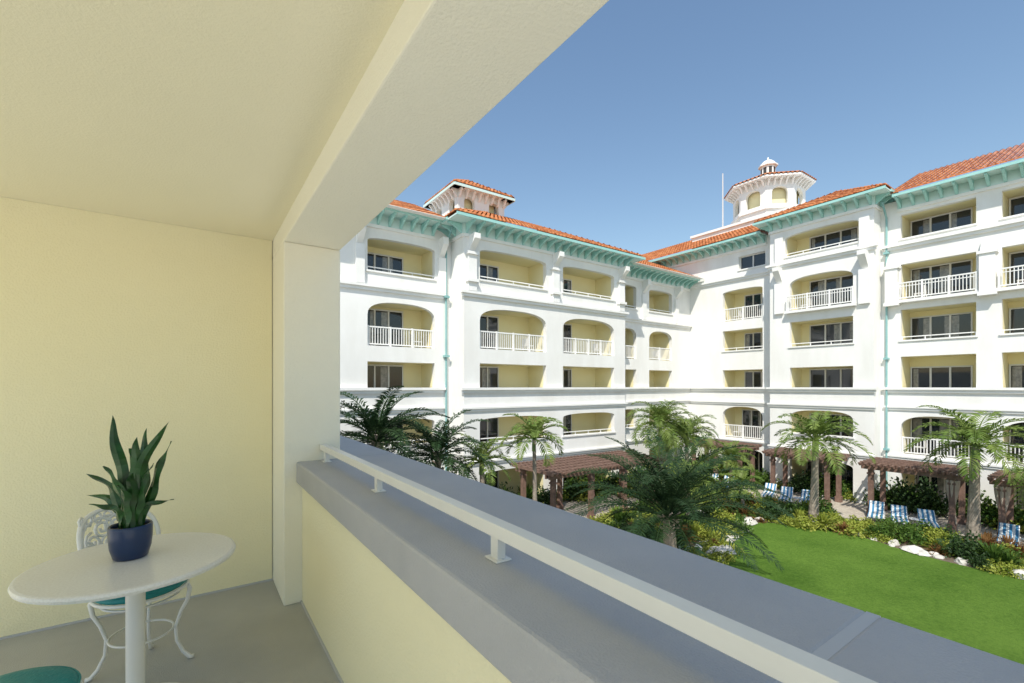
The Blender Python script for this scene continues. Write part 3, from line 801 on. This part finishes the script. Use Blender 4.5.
def inpoly(x,y,P):
    c=False;j=len(P)-1
    for i in range(len(P)):
        if (P[i][1]>y)!=(P[j][1]>y) and x<(P[j][0]-P[i][0])*(y-P[i][1])/(P[j][1]-P[i][1])+P[i][0]: c=not c
        j=i
    return c
R.seed(21)
def put(x,y,i,s):
    o=bpy.data.objects.new("foliage_clump",SH[i]); scene.collection.objects.link(o); o.parent=GF
    o.location=(x,y,G-.02); o.scale=(s*R.uniform(.85,1.15),s*R.uniform(.85,1.15),s*R.uniform(.8,1.2)); o.rotation_euler=(0,0,R.uniform(0,6.28))
reg=[((14,28),(10,16.8),310,.5),((24.5,28.4),(-6,15),230,.5),((4,13),(11.5,21),110,.5),((33.4,34.3),(-5,22),70,1.0),((13,34),(20.8,22.6),110,1.0),((23.5,29.3),(16.2,20.8),45,.8)]
for (xr,yr,n,sm) in reg:
    for _ in range(n):
        x=R.uniform(*xr); y=R.uniform(*yr)
        if inpoly(x,y,lawn): continue
        if 14<x<23 and 16.6<y<20.6: continue
        if 12<x<25 and 21.0<y: pass
        put(x,y,R.choice((0,0,1,1,2,3,4,6,6,6,3,5) if xr[0]<32 else (0,2,1)),sm*R.choice((1,1.3,1.7,2.1,2.6)) if sm<1 else R.choice((.8,1.1,1.5,1.9)))
for _ in range(5): put(28.3+R.uniform(-.6,.6),3.4+R.uniform(-.6,1.3),5,1.2)
# rocks
mb=MB()
import bmesh
def rock(x,y,s):
    bm=bmesh.new(); bmesh.ops.create_icosphere(bm,subdivisions=2,radius=1)
    sx,sy,sz=R.uniform(.8,1.3),R.uniform(.7,1.1),R.uniform(.5,.8); base=len(mb.v); q=mb.mi('rock')
    ph=[R.uniform(0,6) for _ in range(3)]
    for v in bm.verts:
        c=v.co; k=1+.22*math.sin(c.x*4+ph[0])*math.cos(c.y*3+ph[1])+.16*math.sin(c.z*5+ph[2])+R.uniform(-.08,.08)
        mb.v.append((x+c.x*s*sx*k,y+c.y*s*sy*k,G+s*.1+c.z*s*sz*k))
    for f in bm.faces: mb.f.append(tuple(base+v.index for v in f.verts)); mb.m.append(q)
    bm.free()
for i in range(120):
    if i<85:
        j=R.randrange(len(lawn)); x,y=lawn[j]; k2=lawn[(j+1)%len(lawn)]; t=R.random(); x+=(k2[0]-x)*t; y+=(k2[1]-y)*t
        if x<16 or y<-6: continue
        x+=R.uniform(.1,.7); y+=R.uniform(0,.6)
    else: x=R.uniform(15,28); y=R.uniform(11,16.5)
    if inpoly(x,y,lawn): continue
    rock(x,y,R.choice((.12,.16,.2,.26,.36)))
mb.obj("garden_rocks")

# =================================================================== WORLD, SUN, CAMERA
sd=Vector((-.66,-.55,0)).normalized(); EL=math.radians(52)
sv=Vector((sd.x*math.cos(EL),sd.y*math.cos(EL),math.sin(EL)))
w=bpy.data.worlds.new("World"); scene.world=w; w.use_nodes=True
nt=w.node_tree; bg=nt.nodes["Background"]; st=nt.nodes.new("ShaderNodeTexSky"); st.sky_type='NISHITA'
st.sun_disc=False; st.sun_elevation=EL; st.sun_rotation=math.atan2(sd.x,sd.y)%(2*math.pi)
st.air_density=1.6; st.dust_density=0.5; st.ozone_density=4.0
nt.links.new(st.outputs[0],bg.inputs[0]); bg.inputs[1].default_value=0.15
L=bpy.data.lights.new("sun","SUN"); L.energy=5.0; L.angle=math.radians(.5); L.color=(1,.95,.86)
lo=bpy.data.objects.new("sun",L); scene.collection.objects.link(lo); lo.rotation_euler=(-sv).to_track_quat('-Z','Y').to_euler(); lo.location=(0,0,40)
cam=bpy.data.cameras.new("camera"); co=bpy.data.objects.new("camera",cam); scene.collection.objects.link(co)
co.location=(0,0,0); co.rotation_euler=(math.radians(90),0,math.radians(-35))
cam.sensor_width=36; cam.lens=16.0; cam.shift_y=(386-341.5)/1024; cam.clip_start=.05; cam.clip_end=2000
scene.camera=co
scene.view_settings.view_transform='Standard'; scene.view_settings.look='None'; scene.view_settings.exposure=0
